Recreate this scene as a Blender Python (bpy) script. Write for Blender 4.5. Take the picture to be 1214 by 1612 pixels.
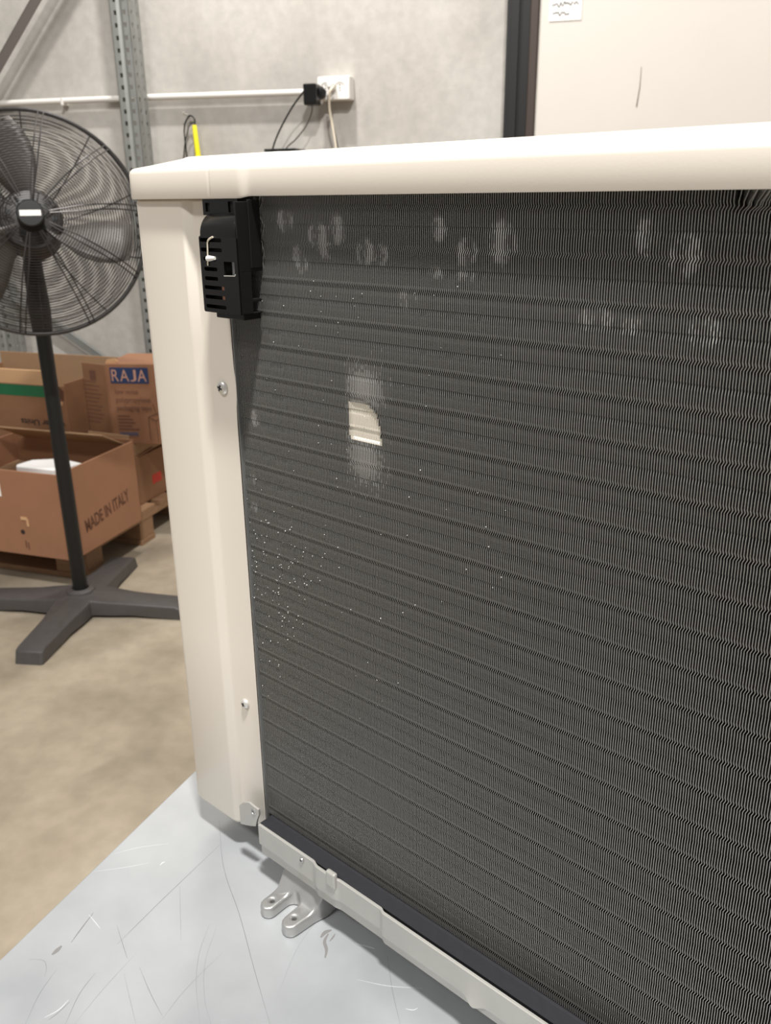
import bpy, bmesh, math, random
from mathutils import Vector, Matrix, Euler
random.seed(7)
for o in list(bpy.data.objects): bpy.data.objects.remove(o)
sc = bpy.context.scene
C = sc.collection
PI = math.pi

# ------------------------------------------------------------------ camera
PPX, PPY, F = 607.0, 806.0, 1337.76
VPV = (643.0, 4420.0)
def camdir(x, y): return Vector(((x-PPX)/F, -(y-PPY)/F, -1)).normalized()
UPc = -camdir(*VPV)
Yc = (Vector((0, 0, -1)) - UPc*Vector((0, 0, -1)).dot(UPc)).normalized()
Xc = Yc.cross(UPc)
RM = Matrix((Xc, Yc, UPc))                 # camera -> world
H = 1.32889
EYE = Vector((0, 0, H))
cam = bpy.data.cameras.new('camera'); camo = bpy.data.objects.new('camera', cam); C.objects.link(camo)
camo.matrix_world = Matrix.Translation(EYE) @ RM.to_4x4()
cam.sensor_fit = 'VERTICAL'; cam.sensor_height = 36; cam.sensor_width = 36*1214/1612
cam.lens = F/1612*36
cam.clip_start = 0.02; cam.clip_end = 60
cam.dof.use_dof = True; cam.dof.focus_distance = 0.50; cam.dof.aperture_fstop = 20
sc.camera = camo
def ray(x, y): return RM @ camdir(x, y)
def onpl(x, y, p0, n):
    d = ray(x, y); return EYE + d*((Vector(p0)-EYE).dot(n)/d.dot(n))

# ------------------------------------------------------------------ light
vs = sc.view_settings
vs.view_transform = 'Standard'; vs.look = 'None'; vs.gamma = 1; vs.use_curve_mapping = False
vs.exposure = 0.0
w = bpy.data.worlds.new('hall_light'); sc.world = w; w.use_nodes = True
bg = w.node_tree.nodes['Background']; bg.inputs[0].default_value = (1.0, .985, .965, 1); bg.inputs[1].default_value = 0.33
def area(name, loc, target, sx, sy, power, col=(1, .98, .95)):
    l = bpy.data.lights.new(name, 'AREA'); l.shape = 'RECTANGLE'; l.size = sx; l.size_y = sy; l.energy = power; l.color = col
    o = bpy.data.objects.new(name, l); C.objects.link(o); o.location = loc
    o.rotation_euler = (Vector(target)-Vector(loc)).to_track_quat('-Z', 'Y').to_euler()
    return o
area('wall_lamp', (-.50, 2.90, 4.05), (-.24, 3.87, 3.45), .20, .14, 112)
area('overhead_light', (.25, -.65, 4.7), (0, .6, .8), .30, .20, 215)
area('overhead_light', (-2.2, -1.2, 4.6), (-1.6, .4, 0), 1.2, .4, 85)  # unseen soft fill, added to brighten the panel side

# ------------------------------------------------------------------ materials
def lin(c): return tuple(((v/255)/12.92 if v/255 <= .04045 else ((v/255+.055)/1.055)**2.4) for v in c)
MATS = {}
def mat(name, col, rough=.6, metal=0, noise=0, nscale=8, col2=None, bump=0, bscale=60, spec=.5, stretch=None, detail=6):
    m = bpy.data.materials.new(name); m.use_nodes = True
    nt = m.node_tree; b = nt.nodes['Principled BSDF']
    b.inputs['Roughness'].default_value = rough; b.inputs['Metallic'].default_value = metal
    b.inputs['Specular IOR Level'].default_value = spec
    c = lin(col); b.inputs['Base Color'].default_value = (*c, 1)
    if noise or bump:
        tc = nt.nodes.new('ShaderNodeTexCoord'); mp = nt.nodes.new('ShaderNodeMapping')
        nt.links.new(tc.outputs['Object'], mp.inputs[0])
        if stretch: mp.inputs['Scale'].default_value = stretch
    if noise:
        n = nt.nodes.new('ShaderNodeTexNoise'); n.inputs['Scale'].default_value = nscale; n.inputs['Detail'].default_value = detail
        n.inputs['Roughness'].default_value = .62
        nt.links.new(mp.outputs[0], n.inputs['Vector'])
        r = nt.nodes.new('ShaderNodeValToRGB'); c2 = lin(col2) if col2 else tuple(v*(1-noise) for v in c)
        r.color_ramp.elements[0].position = .32; r.color_ramp.elements[1].position = .68
        r.color_ramp.elements[0].color = (*c2, 1); r.color_ramp.elements[1].color = (*c, 1)
        nt.links.new(n.outputs['Fac'], r.inputs[0]); nt.links.new(r.outputs[0], b.inputs['Base Color'])
    if bump:
        n2 = nt.nodes.new('ShaderNodeTexNoise'); n2.inputs['Scale'].default_value = bscale; n2.inputs['Detail'].default_value = 4
        nt.links.new(mp.outputs[0], n2.inputs['Vector'])
        bp = nt.nodes.new('ShaderNodeBump'); bp.inputs['Strength'].default_value = bump; bp.inputs['Distance'].default_value = .01
        nt.links.new(n2.outputs['Fac'], bp.inputs['Height']); nt.links.new(bp.outputs[0], b.inputs['Normal'])
    MATS[name] = m; return m
def concrete(name, cols, scale, fine, rough, fmin=.86):
    """large soft blotches times fine mottling"""
    m = bpy.data.materials.new(name); m.use_nodes = True; nt = m.node_tree; b = nt.nodes['Principled BSDF']
    b.inputs['Roughness'].default_value = rough; b.inputs['Specular IOR Level'].default_value = .35
    tc = nt.nodes.new('ShaderNodeTexCoord')
    def noise(s, d, st=None):
        n = nt.nodes.new('ShaderNodeTexNoise'); n.inputs['Scale'].default_value = s; n.inputs['Detail'].default_value = d
        if st:
            mp = nt.nodes.new('ShaderNodeMapping'); mp.inputs['Scale'].default_value = st
            nt.links.new(tc.outputs['Object'], mp.inputs[0]); nt.links.new(mp.outputs[0], n.inputs['Vector'])
        else: nt.links.new(tc.outputs['Object'], n.inputs['Vector'])
        return n
    n1 = noise(scale, 8); r = nt.nodes.new('ShaderNodeValToRGB')
    els = r.color_ramp.elements
    while len(els) < len(cols): els.new(.5)
    for i, cc in enumerate(cols):
        els[i].position = .3+.4*i/(len(cols)-1); els[i].color = (*lin(cc), 1)
    nt.links.new(n1.outputs['Fac'], r.inputs[0])
    n2 = noise(fine, 5); mr = nt.nodes.new('ShaderNodeMapRange'); mr.inputs[1].default_value = .35; mr.inputs[2].default_value = .65
    mr.inputs[3].default_value = fmin; mr.inputs[4].default_value = 1.04
    nt.links.new(n2.outputs['Fac'], mr.inputs[0])
    mx = nt.nodes.new('ShaderNodeMix'); mx.data_type = 'RGBA'; mx.blend_type = 'MULTIPLY'; mx.inputs[0].default_value = 1
    nt.links.new(r.outputs[0], mx.inputs[6]); nt.links.new(mr.outputs[0], mx.inputs[7])
    nt.links.new(mx.outputs[2], b.inputs['Base Color'])
    bp = nt.nodes.new('ShaderNodeBump'); bp.inputs['Strength'].default_value = .25; bp.inputs['Distance'].default_value = .004
    nt.links.new(n2.outputs['Fac'], bp.inputs['Height']); nt.links.new(bp.outputs[0], b.inputs['Normal'])
    MATS[name] = m; return m
M = MATS
concrete('wall_concrete', [(160, 155, 149), (186, 181, 174), (200, 196, 190)], 1.6, 26, .85, .93)
concrete('floor_concrete', [(132, 121, 105), (162, 149, 130), (178, 166, 147)], 2.6, 22, .55, .92)
mat('cream_paint', (231, 222, 209), .32, bump=.02, bscale=900)
mat('cream_door', (222, 215, 206), .45, noise=.05, nscale=1.5)
mat('fin_metal', (126, 125, 121), .40, .55)
mat('fin_edge', (178, 176, 171), .40, .45)
mat('fin_dent_glint', (222, 213, 197), .5, .2)  # bent fins in the dent; pale beige paints in their gloss reflection
mat('fin_scuffed', (208, 206, 202), .45, .3)
mat('galvanised', (182, 183, 182), .42, .75, noise=.22, nscale=25, bump=.04, bscale=40)
mat('base_paint', (182, 180, 174), .36, .3, noise=.08, nscale=30)
mat('cast_metal', (178, 177, 175), .34, .6, noise=.1, nscale=60)
mat('screw_metal', (215, 212, 206), .35, .5)
mat('dark_recess', (26, 27, 29), .7)
mat('black_plastic', (13, 12, 12), .25)
mat('black_matt', (15, 14, 14), .5)
mat('dark_foam', (34, 35, 39), .75, noise=.2, nscale=200)
mat('copper', (110, 78, 66), .4, .8)
mat('white_plastic', (240, 236, 230), .4)
mat('ivory_cable', (226, 214, 194), .5)
mat('grey_plastic', (76, 72, 70), .5, noise=.15, nscale=40, bump=.05, bscale=400)
mat('fan_metal', (56, 53, 51), .4, .3)
mat('fan_wire', (58, 54, 52), .35, .5)
mat('fan_blade', (104, 99, 95), .45, .2)
mat('pole_black', (9, 8, 8), .5)
mat('carton', (146, 106, 76), .8, noise=.16, nscale=5, stretch=(1, 1, 3))
mat('carton_orange', (156, 111, 82), .8, noise=.12, nscale=6)
mat('carton_dull', (158, 126, 94), .8, noise=.12, nscale=6)
mat('carton_edge', (206, 164, 122), .85)
mat('pallet_wood', (158, 122, 90), .8, noise=.3, nscale=18, stretch=(1, 6, 6), bump=.1, bscale=60)
mat('ink_brown', (92, 58, 40), .8)
mat('ink_black', (44, 34, 30), .8)
mat('ink_blue', (40, 58, 98), .7)
mat('ink_greyblue', (96, 88, 104), .8)
mat('ink_pale', (196, 150, 130), .8)
mat('ink_faint', (112, 76, 60), .8)
mat('ink_red', (190, 60, 46), .7)
mat('green_tape', (24, 104, 66), .35)
mat('foam_white', (236, 234, 232), .8)
mat('paper', (246, 243, 240), .8)
mat('yellow_plastic', (240, 226, 30), .4)
mat('rack_metal', (150, 151, 147), .5, .45, noise=.12, nscale=20)
mat('brace_metal', (112, 104, 99), .5, .4)
mat('black_gasket', (20, 18, 17), .55)
mat('brown_strip', (66, 55, 48), .5)
mat('conduit_white', (226, 222, 216), .45)
mat('pencil', (120, 112, 104), .8)
mat('scratch', (96, 100, 106), .5, .4)
mat('scratch_bright', (222, 225, 230), .35, .2)
mat('dust', (225, 224, 220), .6)
mat('smudge', (124, 122, 121), .8)

def table_metal():
    m = bpy.data.materials.new('table_metal'); m.use_nodes = True; nt = m.node_tree; b = nt.nodes['Principled BSDF']
    b.inputs['Metallic'].default_value = .35
    tc = nt.nodes.new('ShaderNodeTexCoord')
    n1 = nt.nodes.new('ShaderNodeTexNoise'); n1.inputs['Scale'].default_value = 9; n1.inputs['Detail'].default_value = 6
    nt.links.new(tc.outputs['Object'], n1.inputs['Vector'])
    r = nt.nodes.new('ShaderNodeValToRGB'); r.color_ramp.elements[0].position = .3; r.color_ramp.elements[1].position = .7
    r.color_ramp.elements[0].color = (*lin((166, 169, 172)), 1); r.color_ramp.elements[1].color = (*lin((190, 193, 195)), 1)
    nt.links.new(n1.outputs['Fac'], r.inputs[0]); nt.links.new(r.outputs[0], b.inputs['Base Color'])
    mr = nt.nodes.new('ShaderNodeMapRange'); mr.inputs[3].default_value = .30; mr.inputs[4].default_value = .5
    nt.links.new(n1.outputs['Fac'], mr.inputs[0]); nt.links.new(mr.outputs[0], b.inputs['Roughness'])
    n2 = nt.nodes.new('ShaderNodeTexNoise'); n2.inputs['Scale'].default_value = 14; n2.inputs['Detail'].default_value = 3
    nt.links.new(tc.outputs['Object'], n2.inputs['Vector'])
    bp = nt.nodes.new('ShaderNodeBump'); bp.inputs['Strength'].default_value = .12; bp.inputs['Distance'].default_value = .01
    nt.links.new(n2.outputs['Fac'], bp.inputs['Height']); nt.links.new(bp.outputs[0], b.inputs['Normal'])
    M['table_metal'] = m
table_metal()

# ------------------------------------------------------------------ helpers
def new_bm(): return bmesh.new()
def box(bm, x0, x1, y0, y1, z0, z1, mtx=None):
    vs_ = [bm.verts.new((x, y, z)) for z in (z0, z1) for y in (y0, y1) for x in (x0, x1)]
    for f in ((0, 2, 3, 1), (4, 5, 7, 6), (0, 1, 5, 4), (2, 6, 7, 3), (0, 4, 6, 2), (1, 3, 7, 5)):
        bm.faces.new([vs_[i] for i in f])
    if mtx is not None:
        for v in vs_: v.co = mtx @ v.co
    return vs_
def tube(bm, pts, r, seg=8, closed=False, cap=True):
    pts = [Vector(p) for p in pts]; n = len(pts); rings = []
    rr = r if isinstance(r, (list, tuple)) else [r]*n
    t0 = None; u = None
    for i, p in enumerate(pts):
        a_ = pts[(i-1) % n] if (closed or i > 0) else p
        b_ = pts[(i+1) % n] if (closed or i < n-1) else p
        t = (b_-a_).normalized()
        if u is None:
            u = t.orthogonal().normalized()
        else:
            u = (u - t*u.dot(t)).normalized()
        v = t.cross(u)
        rings.append([bm.verts.new(p+(u*math.cos(k*2*PI/seg)+v*math.sin(k*2*PI/seg))*rr[i]) for k in range(seg)])
    m = n if closed else n-1
    for i in range(m):
        A, B = rings[i], rings[(i+1) % n]
        for k in range(seg): bm.faces.new((A[k], A[(k+1) % seg], B[(k+1) % seg], B[k]))
    if cap and not closed:
        bm.faces.new(rings[0][::-1]); bm.faces.new(rings[-1])
def ring(bm, r, z, wr, seg=56, side=4, mtx=None):
    rings = []
    for i in range(seg):
        a_ = 2*PI*i/seg; c, s = math.cos(a_), math.sin(a_); row = []
        for k in range(side):
            q = 2*PI*k/side; rad = r+wr*math.cos(q)
            row.append(bm.verts.new((rad*c, rad*s, z+wr*math.sin(q))))
        rings.append(row)
    for i in range(seg):
        A, B = rings[i], rings[(i+1) % seg]
        for k in range(side): bm.faces.new((A[k], B[k], B[(k+1) % side], A[(k+1) % side]))
def lathe(bm, prof, seg=24, axis='Z'):
    rings = []
    for r, z in prof:
        if r < 1e-6: rings.append([bm.verts.new((0, 0, z))])
        else: rings.append([bm.verts.new((r*math.cos(2*PI*k/seg), r*math.sin(2*PI*k/seg), z)) for k in range(seg)])
    for A, B in zip(rings, rings[1:]):
        for k in range(seg):
            k2 = (k+1) % seg
            if len(A) == 1 and len(B) == 1: continue
            if len(A) == 1: bm.faces.new((A[0], B[k2], B[k]))
            elif len(B) == 1: bm.faces.new((A[k], A[k2], B[0]))
            else: bm.faces.new((A[k], A[k2], B[k2], B[k]))
def prism(bm, pts, z0, z1):
    lo = [bm.verts.new((p[0], p[1], z0)) for p in pts]; hi = [bm.verts.new((p[0], p[1], z1)) for p in pts]
    n = len(pts); bm.faces.new(lo[::-1]); bm.faces.new(hi)
    for i in range(n): bm.faces.new((lo[i], lo[(i+1) % n], hi[(i+1) % n], hi[i]))
    return lo+hi
def obj(name, bm, m, parent=None, smooth=False, bevel=0, bseg=2, mtx=None):
    if mtx is not None: bmesh.ops.transform(bm, matrix=mtx, verts=bm.verts)
    bmesh.ops.recalc_face_normals(bm, faces=bm.faces)
    me = bpy.data.meshes.new(name); bm.to_mesh(me); bm.free()
    return mobj(name, me, m, parent, smooth, bevel, bseg)
def mobj(name, me, m, parent=None, smooth=False, bevel=0, bseg=2):
    me.materials.clear(); me.materials.append(M[m] if isinstance(m, str) else m)
    o = bpy.data.objects.new(name, me); C.objects.link(o); o.parent = parent
    if smooth:
        for p in me.polygons: p.use_smooth = True
        if hasattr(me, 'set_sharp_from_angle'): me.set_sharp_from_angle(angle=math.radians(38))
    if bevel:
        md = o.modifiers.new('edge', 'BEVEL'); md.width = bevel; md.segments = bseg; md.limit_method = 'ANGLE'; md.angle_limit = math.radians(40)
    return o
def tag(o, label, cat, group=None):
    o['label'] = label; o['category'] = cat
    if group: o['group'] = group
    return o
def thing(name, label, cat, loc=(0, 0, 0), rz=0, group=None):
    o = bpy.data.objects.new(name, None); o.empty_display_size = .05; C.objects.link(o)
    o.location = loc; o.rotation_euler = (0, 0, rz); return tag(o, label, cat, group)
def struct(name, bm, m, label, **k):
    o = obj(name, bm, m, **k); o['kind'] = 'structure'; o['label'] = label; o['category'] = name.split('_')[0]; return o
def curve_mesh(splines, extrude, bev=0, res=2):
    """flat outline(s) with holes -> solid mesh; lies in XY, thickness along Z centred on 0"""
    cu = bpy.data.curves.new('outline', 'CURVE'); cu.dimensions = '2D'; cu.fill_mode = 'BOTH'; cu.extrude = extrude
    cu.bevel_depth = bev; cu.bevel_resolution = res
    if bev: cu.offset = -bev
    for pts in splines:
        s = cu.splines.new('POLY'); s.points.add(len(pts)-1); s.use_cyclic_u = True
        for q, p in zip(s.points, pts): q.co = (p[0], p[1], 0, 1)
    return to_mesh(cu)
def to_mesh(cu):
    t = bpy.data.objects.new('tmp', cu); C.objects.link(t)
    dg = bpy.context.evaluated_depsgraph_get(); dg.update()
    me = bpy.data.meshes.new_from_object(t.evaluated_get(dg)); bpy.data.objects.remove(t); bpy.data.curves.remove(cu)
    return me
def text_mesh(s, size, ext=.0004, shear=0, bold=0, xs=1):
    cu = bpy.data.curves.new('lettering', 'FONT'); cu.body = s; cu.size = size; cu.extrude = ext; cu.shear = shear; cu.offset = bold
    me = to_mesh(cu)
    if xs != 1:
        me.transform(Matrix.Diagonal((xs, 1, 1, 1)))
    return me
def rect(x0, x1, y0, y1, r=0, n=4):
    if r <= 0: return [(x0, y0), (x1, y0), (x1, y1), (x0, y1)]
    out = []
    for cx, cy, a0 in ((x1-r, y0+r, -PI/2), (x1-r, y1-r, 0), (x0+r, y1-r, PI/2), (x0+r, y0+r, PI)):
        for k in range(n+1):
            a_ = a0+k*PI/2/n; out.append((cx+r*math.cos(a_), cy+r*math.sin(a_)))
    return out
def circ(cx, cy, r, n=14): return [(cx+r*math.cos(2*PI*k/n), cy+r*math.sin(2*PI*k/n)) for k in range(n)]
def bez(p, n=12):
    """Catmull-Rom through points"""
    p = [Vector(q) for q in p]; P_ = [p[0]*2-p[1]]+p+[p[-1]*2-p[-2]]; out = []
    for i in range(1, len(P_)-2):
        for k in range(n):
            t = k/n; a_, b_, c_, d_ = P_[i-1:i+3]
            out.append(.5*((2*b_)+(c_-a_)*t+(2*a_-5*b_+4*c_-d_)*t*t+(3*b_-a_-3*c_+d_)*t**3))
    out.append(p[-1]); return out
XZ = Matrix.Rotation(PI/2, 4, 'X')         # XY drawing -> XZ (up), facing -Y

# ------------------------------------------------------------------ room
W0 = Vector((0, 3.75, 0)); NW = Vector((-.26, -.9656, 0)).normalized(); EW = Vector((-NW.y, NW.x, 0))
WROT = math.atan2(EW.y, EW.x)
WM = Matrix.Translation(W0) @ Matrix.Rotation(WROT, 4, 'Z')   # local x along wall, -y towards the camera
def wpx(x, y, off):                         # pixel -> wall-local (s, -off, z)
    p = onpl(x, y, W0+NW*off, NW); return Vector(((p-W0).dot(EW), -off, p.z))
bm = new_bm(); box(bm, -9, 9, -9, 9, -.1, 0); struct('floor', bm, 'floor_concrete', 'worn beige concrete workshop floor')
bm = new_bm(); box(bm, -6, 5, 0, .2, 0, 5.5)
o = struct('wall_back', bm, 'wall_concrete', 'grey concrete back wall'); o.matrix_world = WM
bm = new_bm(); box(bm, .622, 2.6, -.12, -.002, .02, 3.2)
door = struct('door_1', bm, 'cream_door', 'large cream sliding door panel', bevel=.004); door.matrix_world = WM
for px_ in ((1010, 105, 1002, 168),):
    a_ = wpx(px_[0], px_[1], .1205); b_ = wpx(px_[2], px_[3], .1205); bm = new_bm(); tube(bm, [a_, (a_+b_)/2+Vector((.003, 0, 0)), b_], [.0008, .0016, .0022], 5)
    obj('scuff', bm, 'pencil', door)
bm = new_bm(); box(bm, .505, .59, -.11, -.002, 0, 3.2); box(bm, .522, .55, -.122, -.11, 0, 3.2)
o = struct('trim_1', bm, 'black_gasket', 'black rubber edge strip of the door'); o.matrix_world = WM
bm = new_bm(); box(bm, .591, .621, -.13, -.002, 0, 3.2)
o = struct('trim_2', bm, 'brown_strip', 'dark brown metal edge strip of the door', bevel=.004); o.matrix_world = WM

# paper on the door
pa = wpx(864, 34, .1215); pb = wpx(915, 30, .1215)
t = thing('paper_note', 'white paper note with handwriting taped to the cream door', 'note', WM @ Vector((pa.x, -.1212, pa.z)), WROT)
wd = pb.x-pa.x
bm = new_bm(); box(bm, 0, wd, -.0012, 0, 0, .21); obj('sheet', bm, 'paper', t)
def scribble(x0, x1, z, h, seed, name='handwriting'):
    random.seed(seed); pts = []; n = int((x1-x0)/.004)
    for i in range(n+1): pts.append((x0+(x1-x0)*i/n, -.0016, z+random.uniform(-h, h)))
    bm = new_bm(); tube(bm, bez(pts, 3), .0013, 4); obj(name, bm, 'ink_black', t)
scribble(.01, wd*.72, .052, .008, 3); scribble(wd*.74, wd*.9, .06, .012, 4); scribble(.012, wd*.62, .022, .006, 5)
scribble(.01, wd*.6, .11, .004, 6); scribble(.01, wd*.7, .15, .004, 8)

# conduit on the wall
c0 = wpx(-220, 168, .03); c1 = wpx(497, 147, .03)
t = thing('cable_conduit', 'white plastic cable conduit running along the concrete wall', 'conduit', WM @ Vector((-1.0, 0, 1.73)), WROT)
bm = new_bm(); zc = 1.733-1.73
tube(bm, [(-1.6, -.030, zc+.004), (0, -.030, zc+.002), (.76, -.030, zc-.004)], .0125, 12); obj('pipe', bm, 'conduit_white', t, smooth=True)
for s in (-.425,):
    bm = new_bm(); box(bm, s-.006, s+.006, -.044, -.0005, zc-.016, zc+.015); obj('clip', bm, 'conduit_white', t, bevel=.002)

# socket box
q = wpx(500, 158, .065); q2 = wpx(550, 118, .065)
SX0, SX1, SZ0, SZ1 = q.x, q2.x, q.z, q2.z
t = thing('wall_socket', 'white surface-mounted double socket box on the concrete wall', 'socket', WM @ Vector(((SX0+SX1)/2, 0, (SZ0+SZ1)/2)), WROT)
hw, hh = (SX1-SX0)/2, (SZ1-SZ0)/2
bm = new_bm(); box(bm, -hw, hw, -.058, -.0005, -hh, hh); obj('box', bm, 'white_plastic', t, bevel=.004)
me = curve_mesh([rect(-hw+.002, hw-.002, -hh+.002, hh-.002, .005), circ(-.033, .0, .021), circ(.026, .0, .021)], .003); me.transform(XZ)
o = mobj('face_plate', me, 'white_plastic', t); o.location = (0, -.061, 0)
for sx in (-.033, .026):
    bm = new_bm(); lathe(bm, [(0, -.002), (.0205, -.002), (.0205, .002), (0, .002)], 20); o = obj('socket_insert', bm, 'white_plastic', t); o.rotation_euler = (PI/2, 0, 0); o.location = (sx, -.0585, 0)
    for dz in (-.0095, 0, .0095):
        bm = new_bm(); lathe(bm, [(0, 0), (.0025, 0), (.0025, .001), (0, .001)], 8); p_ = obj('pin_hole', bm, 'black_matt', o); p_.location = (0, dz, .0022)
# black adapter plug
q = wpx(478, 132, .13); q2 = wpx(500, 165, .13)
t = thing('power_adapter', 'black power adapter plugged into the white wall socket', 'adapter', WM @ Vector((q.x, -.13, q2.z)), WROT)
w_, h_ = q2.x-q.x, q.z-q2.z
bm = new_bm(); box(bm, 0, w_, -.012, .045, 0, h_); obj('body', bm, 'black_plastic', t, bevel=.005, bseg=3)
bm = new_bm(); lathe(bm, [(0, 0), (.021, 0), (.024, .006), (.024, .03), (.017, .045), (0, .045)], 20)
o = obj('plug', bm, 'black_matt', t, smooth=True); o.rotation_euler = (math.radians(-90), 0, math.radians(-22)); o.location = (w_*.75, .022, h_*.62)
# cables
def wall_cable(name, pix, r, m, label):
    pts = [wpx(*p) for p in pix]; base = pts[-1]
    bm = new_bm(); tube(bm, bez([p-base for p in pts], 8), r, 7)
    o = obj(name, bm, m, smooth=True); o.matrix_world = WM @ Matrix.Translation(base); tag(o, label, 'cable')
wall_cable('power_cable', [(479, 143, .13), (462, 166, .115), (447, 192, .11), (436, 215, .11), (429, 236, .11), (424, 262, .11)], .0035, 'black_matt', 'thin black cable hanging left of the adapter to the black shelf bracket')
wall_cable('power_cable', [(491, 163, .13), (491, 176, .1), (482, 198, .09), (466, 219, .09), (450, 235, .09), (446, 262, .09)], .0026, 'grey_plastic', 'thin grey cable dropping from underneath the black adapter')
t = thing('plug_lead', 'white mains lead with ivory plug in the right-hand wall socket', 'cable', WM @ Vector(wpx(519, 138, .07)), WROT)
org = wpx(519, 138, .07)
bm = new_bm(); lathe(bm, [(0, 0), (.017, 0), (.017, .02), (.009, .04), (0, .042)], 16); o = obj('plug', bm, 'white_plastic', t, smooth=True); o.rotation_euler = (PI/2, 0, 0); o.location = (.012, -.0, .006)
bm = new_bm(); tube(bm, bez([p-org for p in (wpx(525, 136, .11), wpx(521, 141, .135), wpx(518.5, 152, .13), wpx(519, 172, .11), wpx(523, 195, .1), wpx(528, 225, .1), wpx(533, 262, .1))], 8), .0048, 8); obj('lead', bm, 'ivory_cable', t, smooth=True)
wall_cable('power_cable', [(516, 150, .09), (516.5, 165, .095), (519, 180, .092), (525, 200, .092), (530, 222, .092), (537, 262, .092)], .0026, 'black_matt', 'thin dark cable running beside the white mains lead')
# small bracket top behind the unit
q = wpx(418, 234, .11); q2 = wpx(466, 233, .11)
t = thing('wall_bracket', 'black flat wall bracket just above the top of the cream unit', 'bracket', WM @ Vector((q.x, 0, q.z-.16)), WROT)
wd = q2.x-q.x
bm = new_bm(); box(bm, 0, wd, -.125, -.001, .148, .158); obj('shelf_plate', bm, 'black_matt', t)
bm = new_bm(); box(bm, .0, wd, -.008, -.001, 0, .149); obj('back_plate', bm, 'black_matt', t)
# yellow handle on a hook
q = wpx(306, 197, .035); q2 = wpx(314, 262, .035)
t = thing('yellow_handle_tool', 'bright yellow tube handle hanging by a black cord on the wall', 'tool', WM @ Vector((q.x, 0, q2.z)), WROT)
org = Vector((q.x, 0, q2.z))
d = q2-q
bm = new_bm(); P_ = [q+d*k-org for k in (0, .02, .72, .74, .76, .80, .84, 1)]; tube(bm, P_, [.0085, .0095, .0115, .0115, .0140, .0145, .0145, .0145], 14); obj('handle', bm, 'yellow_plastic', t, smooth=True)
bm = new_bm(); tube(bm, bez([p-org for p in (wpx(307, 197, .035), wpx(306, 187, .035), wpx(299, 182, .03), wpx(293, 190, .03), wpx(290, 205, .03), wpx(292, 225, .03), wpx(296, 262, .03))], 8), .0032, 6); obj('cord', bm, 'black_matt', t, smooth=True)
bm = new_bm(); tube(bm, bez([p-org for p in (wpx(305, 192, .03), wpx(298, 198, .03), wpx(295, 208, .03), wpx(291, 228, .03), wpx(288, 262, .03))], 8), .0024, 6); obj('cord', bm, 'black_matt', t, smooth=True)
k = wpx(295, 181, .02); bm = new_bm(); tube(bm, [k-org+Vector((0, .019, 0)), k-org+Vector((0, -.03, 0)), k-org+Vector((0, -.034, .008))], .004, 8); obj('hook', bm, 'screw_metal', t)

# ------------------------------------------------------------------ rack frame against the wall
t = thing('rack_frame', 'galvanised perforated rack upright frame standing against the concrete wall', 'rack', WM @ Vector((-1.04, -.10, 0)), WROT)
def upright(name, x0, wdt, dep, z1):
    # front face with two columns of holes, sides with two columns, open at the rear
    bm = new_bm(); pitch = .045
    def face(o0, u, wf):
        cols = [0, .18*wf, .34*wf, .5*wf-.002, .5*wf+.002, .66*wf, .82*wf, wf]
        holecols = {1, 5}
        n = int(z1/pitch); zs = []
        for i in range(n): zs += [i*pitch, i*pitch+.016]
        zs.append(n*pitch)
        vv = {}
        def V(i, j):
            if (i, j) not in vv:
                dd = .006 if i in (3, 4) else 0
                nrm = Vector((-u.y, u.x, 0))
                vv[i, j] = bm.verts.new(o0+u*cols[i]+nrm*dd+Vector((0, 0, zs[j])))
            return vv[i, j]
        for i in range(len(cols)-1):
            for j in range(len(zs)-1):
                if i in holecols and j % 2 == 0: continue
                bm.faces.new((V(i, j), V(i+1, j), V(i+1, j+1), V(i, j+1)))
    face(Vector((x0, -dep/2, 0)), Vector((1, 0, 0)), wdt)
    face(Vector((x0+wdt, -dep/2, 0)), Vector((0, 1, 0)), dep)
    face(Vector((x0, dep/2, 0)), Vector((0, -1, 0)), dep)
    o = obj(name, bm, 'rack_metal', t)
    md = o.modifiers.new('sheet', 'SOLIDIFY'); md.thickness = .0025; md.offset = -1
    bm = new_bm(); box(bm, x0-.01, x0+wdt+.01, -dep/2-.01, dep/2, 0, .006); obj('base_plate', bm, 'rack_metal', t)
    return o
upright('upright', -.045, .083, .085, 2.7)
upright('upright', -.83, .083, .085, 2.7)
def brace(p, q, wd, dp, m='brace_metal'):
    p = Vector(p); q = Vector(q); d = q-p; L = d.length; ang = math.atan2(d.z, d.x)
    bm = new_bm(); box(bm, 0, L, -dp/2, -dp/2+.003, -wd/2, wd/2); box(bm, 0, L, -dp/2, dp/2, wd/2-.003, wd/2)
    o = obj('brace', bm, m, t); o.location = p; o.rotation_euler = (0, -ang, 0)
oo = Vector((-1.04, -.10, 0))
p0 = wpx(0, 106, .10)-oo; p1 = wpx(60, 0, .10)-oo; d = p1-p0
brace(p0+d*(( -.79-p0.x)/d.x), p0+d*((-.01-p0.x)/d.x), .042, .03)
p0 = wpx(115, 531, .09)-oo; p1 = wpx(165, 566, .09)-oo; d = p1-p0
brace(p0+d*((-.79-p0.x)/d.x), p0+d*((-.01-p0.x)/d.x), .03, .03, 'rack_metal')

# ------------------------------------------------------------------ work table
T = .80
e0 = Vector((-.194, .692, T)); e1 = Vector((-.29, .479, T)); ed = (e0-e1).normalized(); ang = math.atan2(ed.y, ed.x)-PI/2
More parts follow.
